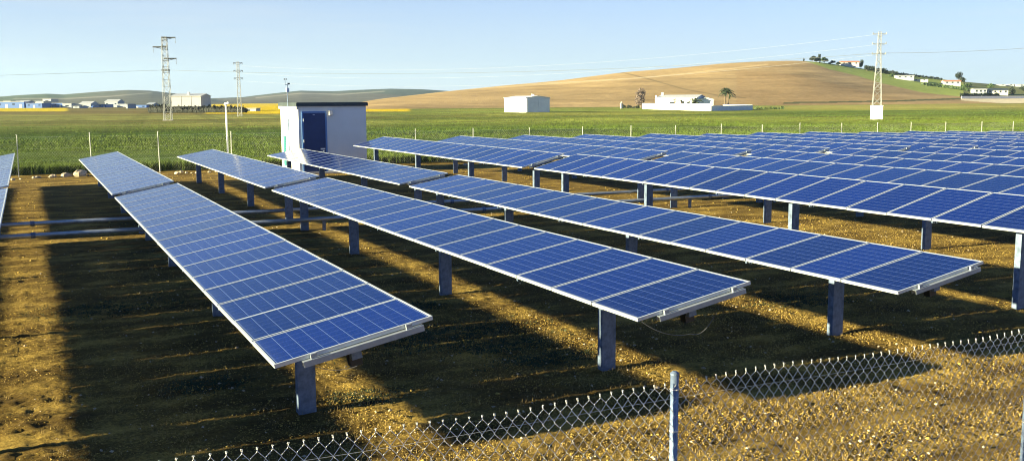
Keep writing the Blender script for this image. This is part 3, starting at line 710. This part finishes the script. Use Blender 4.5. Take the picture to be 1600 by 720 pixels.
a = MB(); a.box(-.5,0,0,.5,-.5,hh+.9); a.build('corner_pillar', M['white'], H)
s = thing('garden_building', 'small white outbuilding with slanted roof behind the right half of the villa wall', 'outbuilding', tuple(np.array(at(1092,171,.1))+np.array([10,14,0])), -.5)
wall_box('g', s, 5.5, 6, 3.3, M['white'], M['grey_roof'], gable=.7, ridge_x=False); opening(s, 'door', M['darkglass'], 1.2, 2.1, 0, 2.)

# houses and trees on the hill
def on_hill(u, v): return hill_point(u, v)
def house(u, v, wpx, hpx, wm, rm, lab, gable=.9, name='house', cat='house', grp=None, nwin=3, depth=9.):
    p = np.array(on_hill(u, v)); k = F/depth_(p); w = wpx*.9/k; h = hpx*.85/k
    P = thing(name, lab, cat, tuple(p-np.array([0,0,.8])), -.6, grp); wall_box(name, P, w, depth, h+.8, M[wm], M[rm], gable=gable*h*.45 if gable else 0, over=.5)
    for i in range(nwin): x = w*(i+.5)/nwin; opening(P, 'window', M['darkglass'], x-.6, x+.6, h*.45+.8, h*.85+.8)
    return P
house(1312,103,30,5.5,'beige','terracotta','hilltop house with orange tiled roof at the crest of the ploughed hill')
house(1400,124,28,5.5,'town_white','grey_roof','long white barn on the green slope right of the pylon',gable=.4,name='barn',cat='barn')
house(1424,127,26,3,'beige','roof_dark','low dark-roofed open barn next to the long white barn',gable=.3,name='barn',cat='barn',nwin=2)
house(1474,133,27,6,'town_white','terracotta','white house with dark round tree on the right slope',gable=.8)
house(1522,147,20,8,'town_white','beige','pale farmhouse at the left end of the walled farm, far right',gable=.3)
house(1542,148,34,8,'beige','roof_dark','brown farmhouse with dark veranda beside the pale farmhouse, far right',gable=.7,nwin=4)
G2 = 'white houses of the far village'
for i, (u, v, w_, h_, lab) in enumerate(((1562,134.5,8,2.,'leftmost small white house of the village on the skyline'),(1574,135,9,3,'second small white house of the village on the skyline'),(1588,136,14,4,'wide white house of the village at the right picture edge'))):
    p = np.array(on_hill(u, v)); house(u, v, w_, h_, 'town_white', 'grey_roof', lab, gable=0, grp=G2, nwin=1)
P = wall_run(on_hill(1502,154.5), on_hill(1640,153.), 1.4, 'farm_wall', M['white'], None); tag(P, 'long pale farm wall below the farmhouses at far right', 'wall')

# vegetation
def crown(m, c, rx, ry, rz, n, leaf, rnd):
    lobes = [(c[0]+rnd.uniform(-.5,.5)*rx, c[1]+rnd.uniform(-.5,.5)*ry, c[2]+rnd.uniform(-.45,.5)*rz, rnd.uniform(.4,.62)) for _ in range(7)]
    for _ in range(n):
        L_ = rnd.choice(lobes); th = rnd.uniform(0, 2*PI); u_ = rnd.uniform(-1, 1); q = rnd.random()**.4*L_[3]
        s_ = math.sqrt(1-u_*u_); p = np.array([L_[0]+rx*q*s_*math.cos(th), L_[1]+ry*q*s_*math.sin(th), L_[2]+rz*q*u_])
        a = np.array([rnd.gauss(0,1) for _ in range(3)]); a /= np.linalg.norm(a); b = np.cross(a, [rnd.gauss(0,1) for _ in range(3)]); b /= np.linalg.norm(b)
        l = leaf*rnd.uniform(.6,1.4); m.add([p-a*l, p+b*l*.6, p+a*l, p-b*l*.6], [(0,1,2,3)])
def tree(p, h, r, lab, mt, name='tree', cat='tree', grp=None, n=500, leaf=.35, trunk=.3, shape=1.):
    P = thing(name, lab, cat, tuple(p), R.uniform(0,6), grp)
    m = MB(); m.tube((0,0,-.8), (0,0,h*.7), .05*h*.6, 7, .015*h)
    for i in range(5):
        a = i*1.25; m.tube((0,0,h*(trunk+.05*i)), (r*.6*math.cos(a), r*.6*math.sin(a), h*(.55+.06*i)), .015*h, 5, .005*h)
    m.build('trunk', M['bark'], P); m = MB(); crown(m, (0,0,h*(trunk+1)/2), r*1.15, r*1.15, h*(1-trunk)/2*1.2*shape, n, leaf, R); m.build('crown', mt, P)
    return P
def hill_tree(u, v, hpx, wpx, lab, mt='leaf_dark', **k):
    p = np.array(on_hill(u, v)); s = depth_(p)/F; return tree(p-np.array([0,0,.3]), hpx*s*1.3, wpx*s/2*1.15, lab, M[mt], leaf=max(.25, s*1.0), **k)
for u, v, h_, w_, lab in ((1267,99,8,9,'round dark tree at the left end of the hilltop grove'),(1274,99,7,7,'dark tree second in the hilltop grove'),(1286,100,7,12,'wide pale-green tree in the middle of the hilltop grove'),(1298,102,5,9,'low dark tree before the hilltop house'),(1307,104,5,8,'low bush-like tree touching the hilltop house')):
    hill_tree(u, v, h_, w_, lab, 'leaf_mid' if 'pale' in lab else 'leaf_dark', grp='trees of the hilltop grove')
hill_tree(1278.5,99.5,13,3.2,'tall narrow cypress spiking above the hilltop grove', name='cypress', trunk=.05)
hill_tree(1254,97,4,1.6,'tiny lone cypress on the bare crest left of the grove', name='cypress', trunk=.05, n=120)
hill_tree(1343,107,11,7,'dark tree at the right wall of the hilltop house', trunk=.1)
for i, u in enumerate((1352,1360,1369,1378,1386,1394)):
    hill_tree(u, 112+i*1.2, 7+R.uniform(-1,1.5), 10, ['dark tree, first from left in the grove behind the pylon','dark tree just left of the pylon on the skyline','dark tree right behind the pylon','dark tree just right of the pylon on the skyline','second dark tree right of the pylon','last dark tree of the grove, right of the pylon'][i], trunk=.08, grp='trees of the grove behind the pylon')
hill_tree(1496,129,12,9,'round dark tree above the white house on the right slope'); hill_tree(1502,132,9,7,'smaller dark tree at the right of the white house on the slope')
hill_tree(1391,121,4,9,'low green bush at the left end of the long white barn','leaf_mid', name='bush', cat='bush', trunk=.0)
for i, u in enumerate((1510,1580,1545,1600)):
    hill_tree(u, (141,148,138,143)[i], (9,10,6,7)[i], (14,9,12,14)[i], ['green tree left of the pale farmhouse','dark tree at the right end of the brown farmhouse','low tree behind the brown farmhouse roof','tree at right picture edge above the farm wall'][i], 'leaf_mid' if i in (0,2) else 'leaf_dark', trunk=.1)
def hedge(pts, h, th, lab, mt, name='hedge', n_per=26, leaf=.3, grp=None):
    m = MB(); bs = MB()
    for a, b in zip(pts[:-1], pts[1:]):
        a = np.array(a); b = np.array(b); L_ = np.linalg.norm(b-a); k = max(2, int(L_/1.2))
        for i in range(k):
            c = a+(b-a)*(i+.5)/k; crown(m, (c[0], c[1], c[2]+h*.5), L_/k*.9, th, h*.55*R.uniform(.8,1.25), n_per, leaf, R)
    o = m.build(name, mt); tag(o, lab, 'hedge', grp); return o
hedge([on_hill(u, v) for u, v in ((1440,134),(1470,137),(1505,142),(1520,143))], 2.2, 1.2, 'long green hedge running down the slope below the white house', M['leaf_mid'], leaf=.7, n_per=20)
hedge([on_hill(u, v) for u, v in ((1500,152),(1530,151.5),(1560,151))], 2.4, 1.2, 'dark hedge before the pale and brown farmhouses', M['leaf_dark'], leaf=.7, n_per=20)
hedge([on_hill(u, v) for u, v in ((1395,117),(1430,121),(1470,126))], 1.8, 1., 'thin dark hedge along the skyline between barns and house', M['leaf_dark'], leaf=.7, n_per=14)
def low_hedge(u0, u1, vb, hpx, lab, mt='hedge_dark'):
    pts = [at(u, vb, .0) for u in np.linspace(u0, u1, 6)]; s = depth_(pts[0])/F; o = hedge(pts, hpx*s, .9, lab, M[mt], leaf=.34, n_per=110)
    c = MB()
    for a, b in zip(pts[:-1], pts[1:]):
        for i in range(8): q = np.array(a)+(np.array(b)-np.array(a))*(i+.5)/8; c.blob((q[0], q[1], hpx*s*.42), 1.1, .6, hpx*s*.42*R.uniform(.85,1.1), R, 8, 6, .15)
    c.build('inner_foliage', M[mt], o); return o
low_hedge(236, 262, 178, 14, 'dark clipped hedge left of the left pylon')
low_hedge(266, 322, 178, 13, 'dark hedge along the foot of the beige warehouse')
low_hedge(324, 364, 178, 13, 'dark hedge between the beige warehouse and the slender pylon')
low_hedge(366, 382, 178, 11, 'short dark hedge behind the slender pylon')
# villa garden
b = np.array(at(1003,170.5,.0))+np.array([3,5,0]); s = depth_(b)/F
P = thing('bare_tree', 'leafless grey-brown tree with a dense round head at the left end of the villa wall', 'tree', tuple(b), .3)
m = MB(); hT = 33*s; m.tube((0,0,-.3), (0,0,hT*.35), .30, 7, .2); ends = []
def branch(p, d, l, r, lv):
    q = p+d*l; m.tube(p, q, r, 5 if lv < 3 else 3, r*.72, caps=False)
    if lv < 5:
        for _ in range(3 if lv < 4 else 4):
            e = d+np.array([R.gauss(0,.55), R.gauss(0,.55), R.gauss(.05,.35)]); e /= np.linalg.norm(e); branch(q, e, l*.74, r*.6, lv+1)
branch(np.array([0,0,hT*.3]), np.array([0,0,1.]), hT*.2, .16, 0); m.build('trunk', M['twigs'], P)
m = MB(); crown(m, (0,0,hT*.55), 12.5*s, 12.5*s, hT*.47, 4600, .20, R); m.build('crown', M['twigs'], P)
def palm(u, vb, hpx, lab, fr_px=9, nf=18, grp=None, up=.35):
    p = np.array(at(u, vb, .0)); s = depth_(p)/F; P = thing('palm_tree', lab, 'palm', tuple(p), 0, grp); h = hpx*s; fl = fr_px*s
    m = MB(); z = 0
    m.tube((0,0,-.3), (.1,0,h), .28 if h > 2 else .2, 8, .2); m.build('trunk', M['bark'], P); m = MB()
    for i in range(nf):
        a = i*2.4; el = R.uniform(-.4, 1.3)+up*.3; pts = []
        for t in np.linspace(0, 1, 6): pts.append(np.array([.1+fl*t*math.cos(a)*math.cos(el)*1., fl*t*math.sin(a)*math.cos(el), h+fl*t*math.sin(el)-fl*.55*t*t]))
        for c, d_ in zip(pts[:-1], pts[1:]):
            sd = np.array([-math.sin(a), math.cos(a), 0])*fl*.10; dn = np.array([0,0,-fl*.06])
            m.add([c, d_, d_+sd+dn, c+sd+dn], [(0,1,2,3)]); m.add([c, d_, d_-sd+dn, c-sd+dn], [(0,1,2,3)])
    m.build('crown', M['leaf_palm'], P)
palm(1132.5, 169.5, 27, 'left and taller palm of the pair at the villa\'s right side', 11.5, 34, 'pair of palms')
palm(1137.5, 170, 25, 'right palm of the pair at the villa\'s right side', 11.5, 34, 'pair of palms')
palm(1085, 172, 13, 'spiky low palm with long spread fronds over the villa wall', 16, 22)
palm(1064, 172, 14, 'small dark palm in front of the villa, left of the spiky one', 8, 14); palm(1054, 172, 16, 'narrow dark palm before the villa window', 6, 12)
for i, (u, h_) in enumerate(((976,7),(983,6),(990,5),(996,6))):
    p = at(u, 170.5, .0); sc = depth_(np.array(p))/F; tree(p, h_*sc, h_*sc*.6, ['scrubby bush farthest left of the bare tree','second scrubby bush left of the bare tree','third scrubby bush, close to the bare tree','scrubby bush touching the bare tree trunk'][i], M['leaf_dark'], 'bush', 'bush', 'bushes left of the bare tree', 200, .2, .05)
p = at(971, 171, .0); P = thing('stone_pillar', 'lone pale gate pillar standing left of the bushes by the villa', 'pillar', p); m = MB(); m.box(-.35,.35,-.35,.35,-.4,2.1); m.box(-.42,.42,-.42,.42,2.1,2.25); m.build('shaft', M['beige'], P); m = MB(); m.blob((0,0,2.5),.3,.3,.3,R,8,6,0); m.build('finial', M['beige'], P)
hedge([tuple(np.array(at(u,172.5,.0))) for u in (1180,1200,1225)], 1.2, 1., 'low green bushes right of the villa wall', M['leaf_mid'], leaf=.3)

# ------------------------------------------------------------------ crop tufts, clods, weeds, rocks
def blades(name, X, Y, Z, H, lean, wid, mt, k=4, kind='stuff', label=None):
    n = len(X); V = np.zeros((n*k*3, 3)); t = 0
    a = NR.uniform(0, 2*PI, (n, k)); le = NR.uniform(.2, 1, (n, k))*lean; h = H[:, None]*NR.uniform(.6, 1.15, (n, k)); w = wid*NR.uniform(.6, 1.3, (n, k))
    ca, sa = np.cos(a), np.sin(a); x = X[:, None]+NR.uniform(-.08, .08, (n, k)); y = Y[:, None]+NR.uniform(-.08, .08, (n, k)); z = Z[:, None]+0*a
    P0 = np.stack([x-sa*w, y+ca*w, z], -1); P1 = np.stack([x+sa*w, y-ca*w, z], -1); P2 = np.stack([x+ca*le, y+sa*le, z+h], -1)
    V = np.stack([P0, P1, P2], 2).reshape(-1, 3); Fc = np.arange(len(V)).reshape(-1, 3)
    o = fast_mesh(name, V, Fc, mt); tag(o, label, kind=kind); return o
n = 110000
yy = 53.0+np.abs(NR.exponential(24, n)); yy[:14000] = 53.0+NR.uniform(0, 2.5, 14000)
az = NR.uniform(-.06, 1.42, n); xx = yy*az*1.0
yy2 = yy-.035*np.clip(xx, 0, 90)*np.exp(-(yy-53.2)/30)
blades('crop', xx, yy2, np.where(yy < 54.2, .0, .22)+0*yy, np.where(yy < 54.2, .50, .17)+.0010*(yy-53), .16, .020, M['crop_leaf'], 5, label='green cereal crop growing beyond the back fence')
# clods and stones, dense near the camera
def clods(name, X, Y, Z, S_, mt, label):
    n = len(X); base = np.array([(1,0,0),(-1,0,0),(0,1,0),(0,-1,0),(0,0,1),(0,0,-1)], float)
    f = np.array([(0,2,4),(2,1,4),(1,3,4),(3,0,4),(2,0,5),(1,2,5),(3,1,5),(0,3,5)])
    B = base[None]*NR.uniform(.55, 1.3, (n, 6, 1))+NR.normal(0, .18, (n, 6, 3)); a = NR.uniform(0, 2*PI, n); c, s = np.cos(a), np.sin(a)
    x = B[..., 0]*c[:, None]-B[..., 1]*s[:, None]; y = B[..., 0]*s[:, None]+B[..., 1]*c[:, None]; z = B[..., 2]*.6
    V = np.stack([x, y, z], -1)*S_[:, None, None]+np.stack([X, Y, Z], -1)[:, None]
    o = fast_mesh(name, V.reshape(-1, 3), (f[None]+6*np.arange(n)[:, None, None]).reshape(-1, 3), mt); return tag(o, label, kind='stuff')
n = 170000
yy = 4.8+18*NR.random_sample(n)**1.7; xx = NR.uniform(-2.5, 2.5, n)+yy*NR.uniform(-.05, 1.35, n)
keep = (np.exp(-((yy-7.55)/.2)**2)+np.exp(-((yy-6.35)/.2)**2)) < NR.random_sample(n)*.8+.25
dens = vnoise(xx, yy, .8, 77)+vnoise(xx, yy, .25, 78)*.8 > -.12-.3*NR.random_sample(n); keep &= dens; xx, yy = xx[keep], yy[keep]
sz = .0040+.009*NR.random_sample(len(xx))**2+.008*(NR.random_sample(len(xx)) > .985)+.022*(NR.random_sample(len(xx)) > .999)
clods('gravel', xx, yy, ground_z(xx, yy)+sz*.25+.018, sz, M['clod'], 'dry clods and grit strewn over the bare earth')
n = 9000; yy = NR.uniform(20, 51, n); xx = NR.uniform(-3, 60, n); sz = .012+.03*NR.random_sample(n)**3
clods('gravel', xx, yy, ground_z(xx, yy)+sz*.3, sz, M['clod'], 'scattered clods between the far solar tables')
n = 5200; yy = 5+26*NR.random_sample(n)**1.5; xx = NR.uniform(-1.5, 1.5, n)+yy*NR.uniform(0, 1.2, n); sz = .006+.022*NR.random_sample(n)**5
clods('pebbles', xx, yy, ground_z(xx, yy)+sz*.3+.018, sz, M['rock'], 'pale pebbles scattered over the earth')
# weeds in patches
WX = []; WY = []
for u, v, rx, ry, n in ((360,380,1.2,1.0,500),(250,350,1.0,.8,300),(700,525,1.1,.6,900),(640,480,.5,.4,250),(330,600,.4,.25,400),(790,540,.5,.3,350),(180,480,.9,.6,450),(430,480,.5,.4,200),(560,620,.4,.3,160),(1250,470,.8,.5,350),(860,560,.6,.3,300)):
    p = at(u, v, 0.); WX.append(p[0]+NR.normal(0, rx*.6, n*2)); WY.append(p[1]+NR.normal(0, ry*.6, n*2))
WX = np.concatenate(WX); WY = np.concatenate(WY)
blades('weeds', WX, WY, ground_z(WX, WY), .012+.022*NR.random_sample(len(WX)), .05, .010, M['weed'], 5, label='low dark weeds in patches on the shaded earth')
# dry straw litter in the sunlit foreground
n = 9000; yy = 5+9*NR.random_sample(n)**1.3; xx = NR.uniform(-2, 2, n)+yy*NR.uniform(0, 1.2, n); kp = vnoise(xx, yy, .5, 91) > -.1; xx, yy = xx[kp], yy[kp]
blades('dry_grass', xx, yy, ground_z(xx, yy)+.012, .03+.03*NR.random_sample(len(xx)), .035, .0025, mat('straw', (.36,.25,.09), .9, noise=(3,.3)), 3, label='short dry grass stubble over the bare earth')
# rocks along the back fence
big = 0
for i in range(46):
    x = R.uniform(-1.5, 11.2) if i < 36 else R.uniform(16, 24); y = R.gauss(50.75, .28) if i < 36 else R.gauss(49.6, .3); r = R.uniform(.05, .13)
    if i == 0: x, y, r = 2.15, 50.9, .27
    if i == 1: x, y, r = 9.2, 50.7, .17
    if i == 2: x, y, r = 1.5, 50.9, .2
    m = MB(); m.blob((0,0,r*.35), r*R.uniform(1,1.6), r, r*R.uniform(.55,.9), R, 8, 6, .22)
    o = m.build('rock', M['rock'], None, (x, y, float(ground_z(np.array(x), np.array(y))))); o.rotation_euler = (0,0,R.uniform(0,6))
    tag(o, ('biggest pale rock of the rubble line, before the back fence at left' if i == 0 else 'pale rock standing up in the rubble beside the second row\'s far corner' if i == 1 else
            'flat pale rock just left of the biggest rock' if i == 2 else 'small pale rock in the rubble line at the foot of the back fence' if i < 36 else 'small pale rock right of the kiosk under the far tables'), 'rock', 'rubble rocks along the back fence')

hz = MB(); hz.box(-2600, 9000, -60, 9000, -2., 260.)
hm = bpy.data.materials.new('haze'); hm.use_nodes = True; hn = hm.node_tree; hn.nodes.remove(hn.nodes['Principled BSDF'])
pv = hn.nodes.new('ShaderNodeVolumePrincipled'); pv.inputs['Color'].default_value = (.50,.72,1,1); pv.inputs['Density'].default_value = .00007; pv.inputs['Anisotropy'].default_value = .2
hn.links.new(pv.outputs[0], hn.nodes['Material Output'].inputs['Volume']); tag(hz.build('haze', hm), 'thin evening haze over the far hills', kind='stuff')
# ------------------------------------------------------------------ light, sky, camera
SUN_AZ, SUN_EL = 270.4, 11.0
w = bpy.data.worlds.new('World'); S.world = w; w.use_nodes = True; nt = w.node_tree; bg = nt.nodes['Background']
sky = nt.nodes.new('ShaderNodeTexSky'); sky.sky_type = 'NISHITA'; sky.sun_disc = False; sky.sun_elevation = math.radians(SUN_EL); sky.sun_rotation = math.radians(SUN_AZ)
sky.air_density = .8; sky.dust_density = .0; sky.ozone_density = 6.0; sky.altitude = 0
cc = nt.nodes.new('ShaderNodeVectorMath'); cc.operation = 'MULTIPLY'; cc.inputs[1].default_value = (1.0,.84,.86)   # a slightly less cyan evening sky
nt.links.new(sky.outputs[0], cc.inputs[0]); tcw = nt.nodes.new('ShaderNodeTexCoord'); mpw = nt.nodes.new('ShaderNodeMapping'); mpw.inputs['Scale'].default_value = (1.2, 1.2, 16.); mpw.inputs['Rotation'].default_value = (.10, .06, 0)
cw = nt.nodes.new('ShaderNodeTexNoise'); cw.inputs['Scale'].default_value = 1.7; cw.inputs['Detail'].default_value = 5; cw.inputs['Roughness'].default_value = .55
nt.links.new(tcw.outputs['Generated'], mpw.inputs['Vector']); nt.links.new(mpw.outputs[0], cw.inputs['Vector'])
mrw = nt.nodes.new('ShaderNodeMapRange'); mrw.inputs[1].default_value = .48; mrw.inputs[2].default_value = .72; mrw.inputs[3].default_value = .60; mrw.inputs[4].default_value = .84; nt.links.new(cw.outputs[0], mrw.inputs[0])
szw = nt.nodes.new('ShaderNodeSeparateXYZ'); nt.links.new(tcw.outputs['Generated'], szw.inputs[0])   # thin haze only low over the horizon
low = nt.nodes.new('ShaderNodeMapRange'); low.interpolation_type = 'SMOOTHSTEP'; low.inputs[1].default_value = -.02; low.inputs[2].default_value = .26; low.inputs[3].default_value = 1.25; low.inputs[4].default_value = 0.; nt.links.new(szw.outputs[2], low.inputs[0])
mlw = nt.nodes.new('ShaderNodeMath'); mlw.operation = 'MULTIPLY'; nt.links.new(mrw.outputs[0], mlw.inputs[0]); nt.links.new(low.outputs[0], mlw.inputs[1])
mw = nt.nodes.new('ShaderNodeMixRGB'); mw.inputs[2].default_value = (3.0,3.2,3.4,1); nt.links.new(mlw.outputs[0], mw.inputs[0]); nt.links.new(cc.outputs[0], mw.inputs[1]); nt.links.new(mw.outputs[0], bg.inputs[0]); bg.inputs[1].default_value = .05
ld = bpy.data.lights.new('sun', 'SUN'); ld.energy = 5.; ld.angle = math.radians(.55); ld.color = (1., .89, .52)
so = bpy.data.objects.new('sun', ld); COL.objects.link(so)
from mathutils import Vector, Matrix
az, el = math.radians(SUN_AZ), math.radians(SUN_EL)
sd = Vector((math.sin(az)*math.cos(el), math.cos(az)*math.cos(el), math.sin(el))); so.rotation_euler = sd.to_track_quat('Z', 'Y').to_euler(); so.location = (0, 0, 30)
cd = bpy.data.cameras.new('camera'); co = bpy.data.objects.new('camera', cd); COL.objects.link(co); S.camera = co
cd.sensor_width = 36; cd.lens = F*36/1600; cd.clip_start = .05; cd.clip_end = 30000
cd.shift_x = (800-CX)/1600; cd.shift_y = (CY-360)/1600
Mx = Matrix(((RGT[0],UP[0],-FWD[0],0),(RGT[1],UP[1],-FWD[1],0),(RGT[2],UP[2],-FWD[2],CAMH),(0,0,0,1))); co.matrix_world = Mx
vs = S.view_settings; S.display_settings.display_device = 'sRGB'; vs.view_transform = 'Standard'; vs.look = 'None'; vs.exposure = 2.35; vs.gamma = 1.0; vs.use_curve_mapping = False
S.render.engine = 'CYCLES'; S.cycles.max_bounces = 5; S.cycles.diffuse_bounces = 1; S.cycles.use_denoising = True; S.cycles.denoising_input_passes = 'RGB_ALBEDO_NORMAL'; S.cycles.denoising_prefilter = 'ACCURATE'; S.cycles.filter_width = 1.1
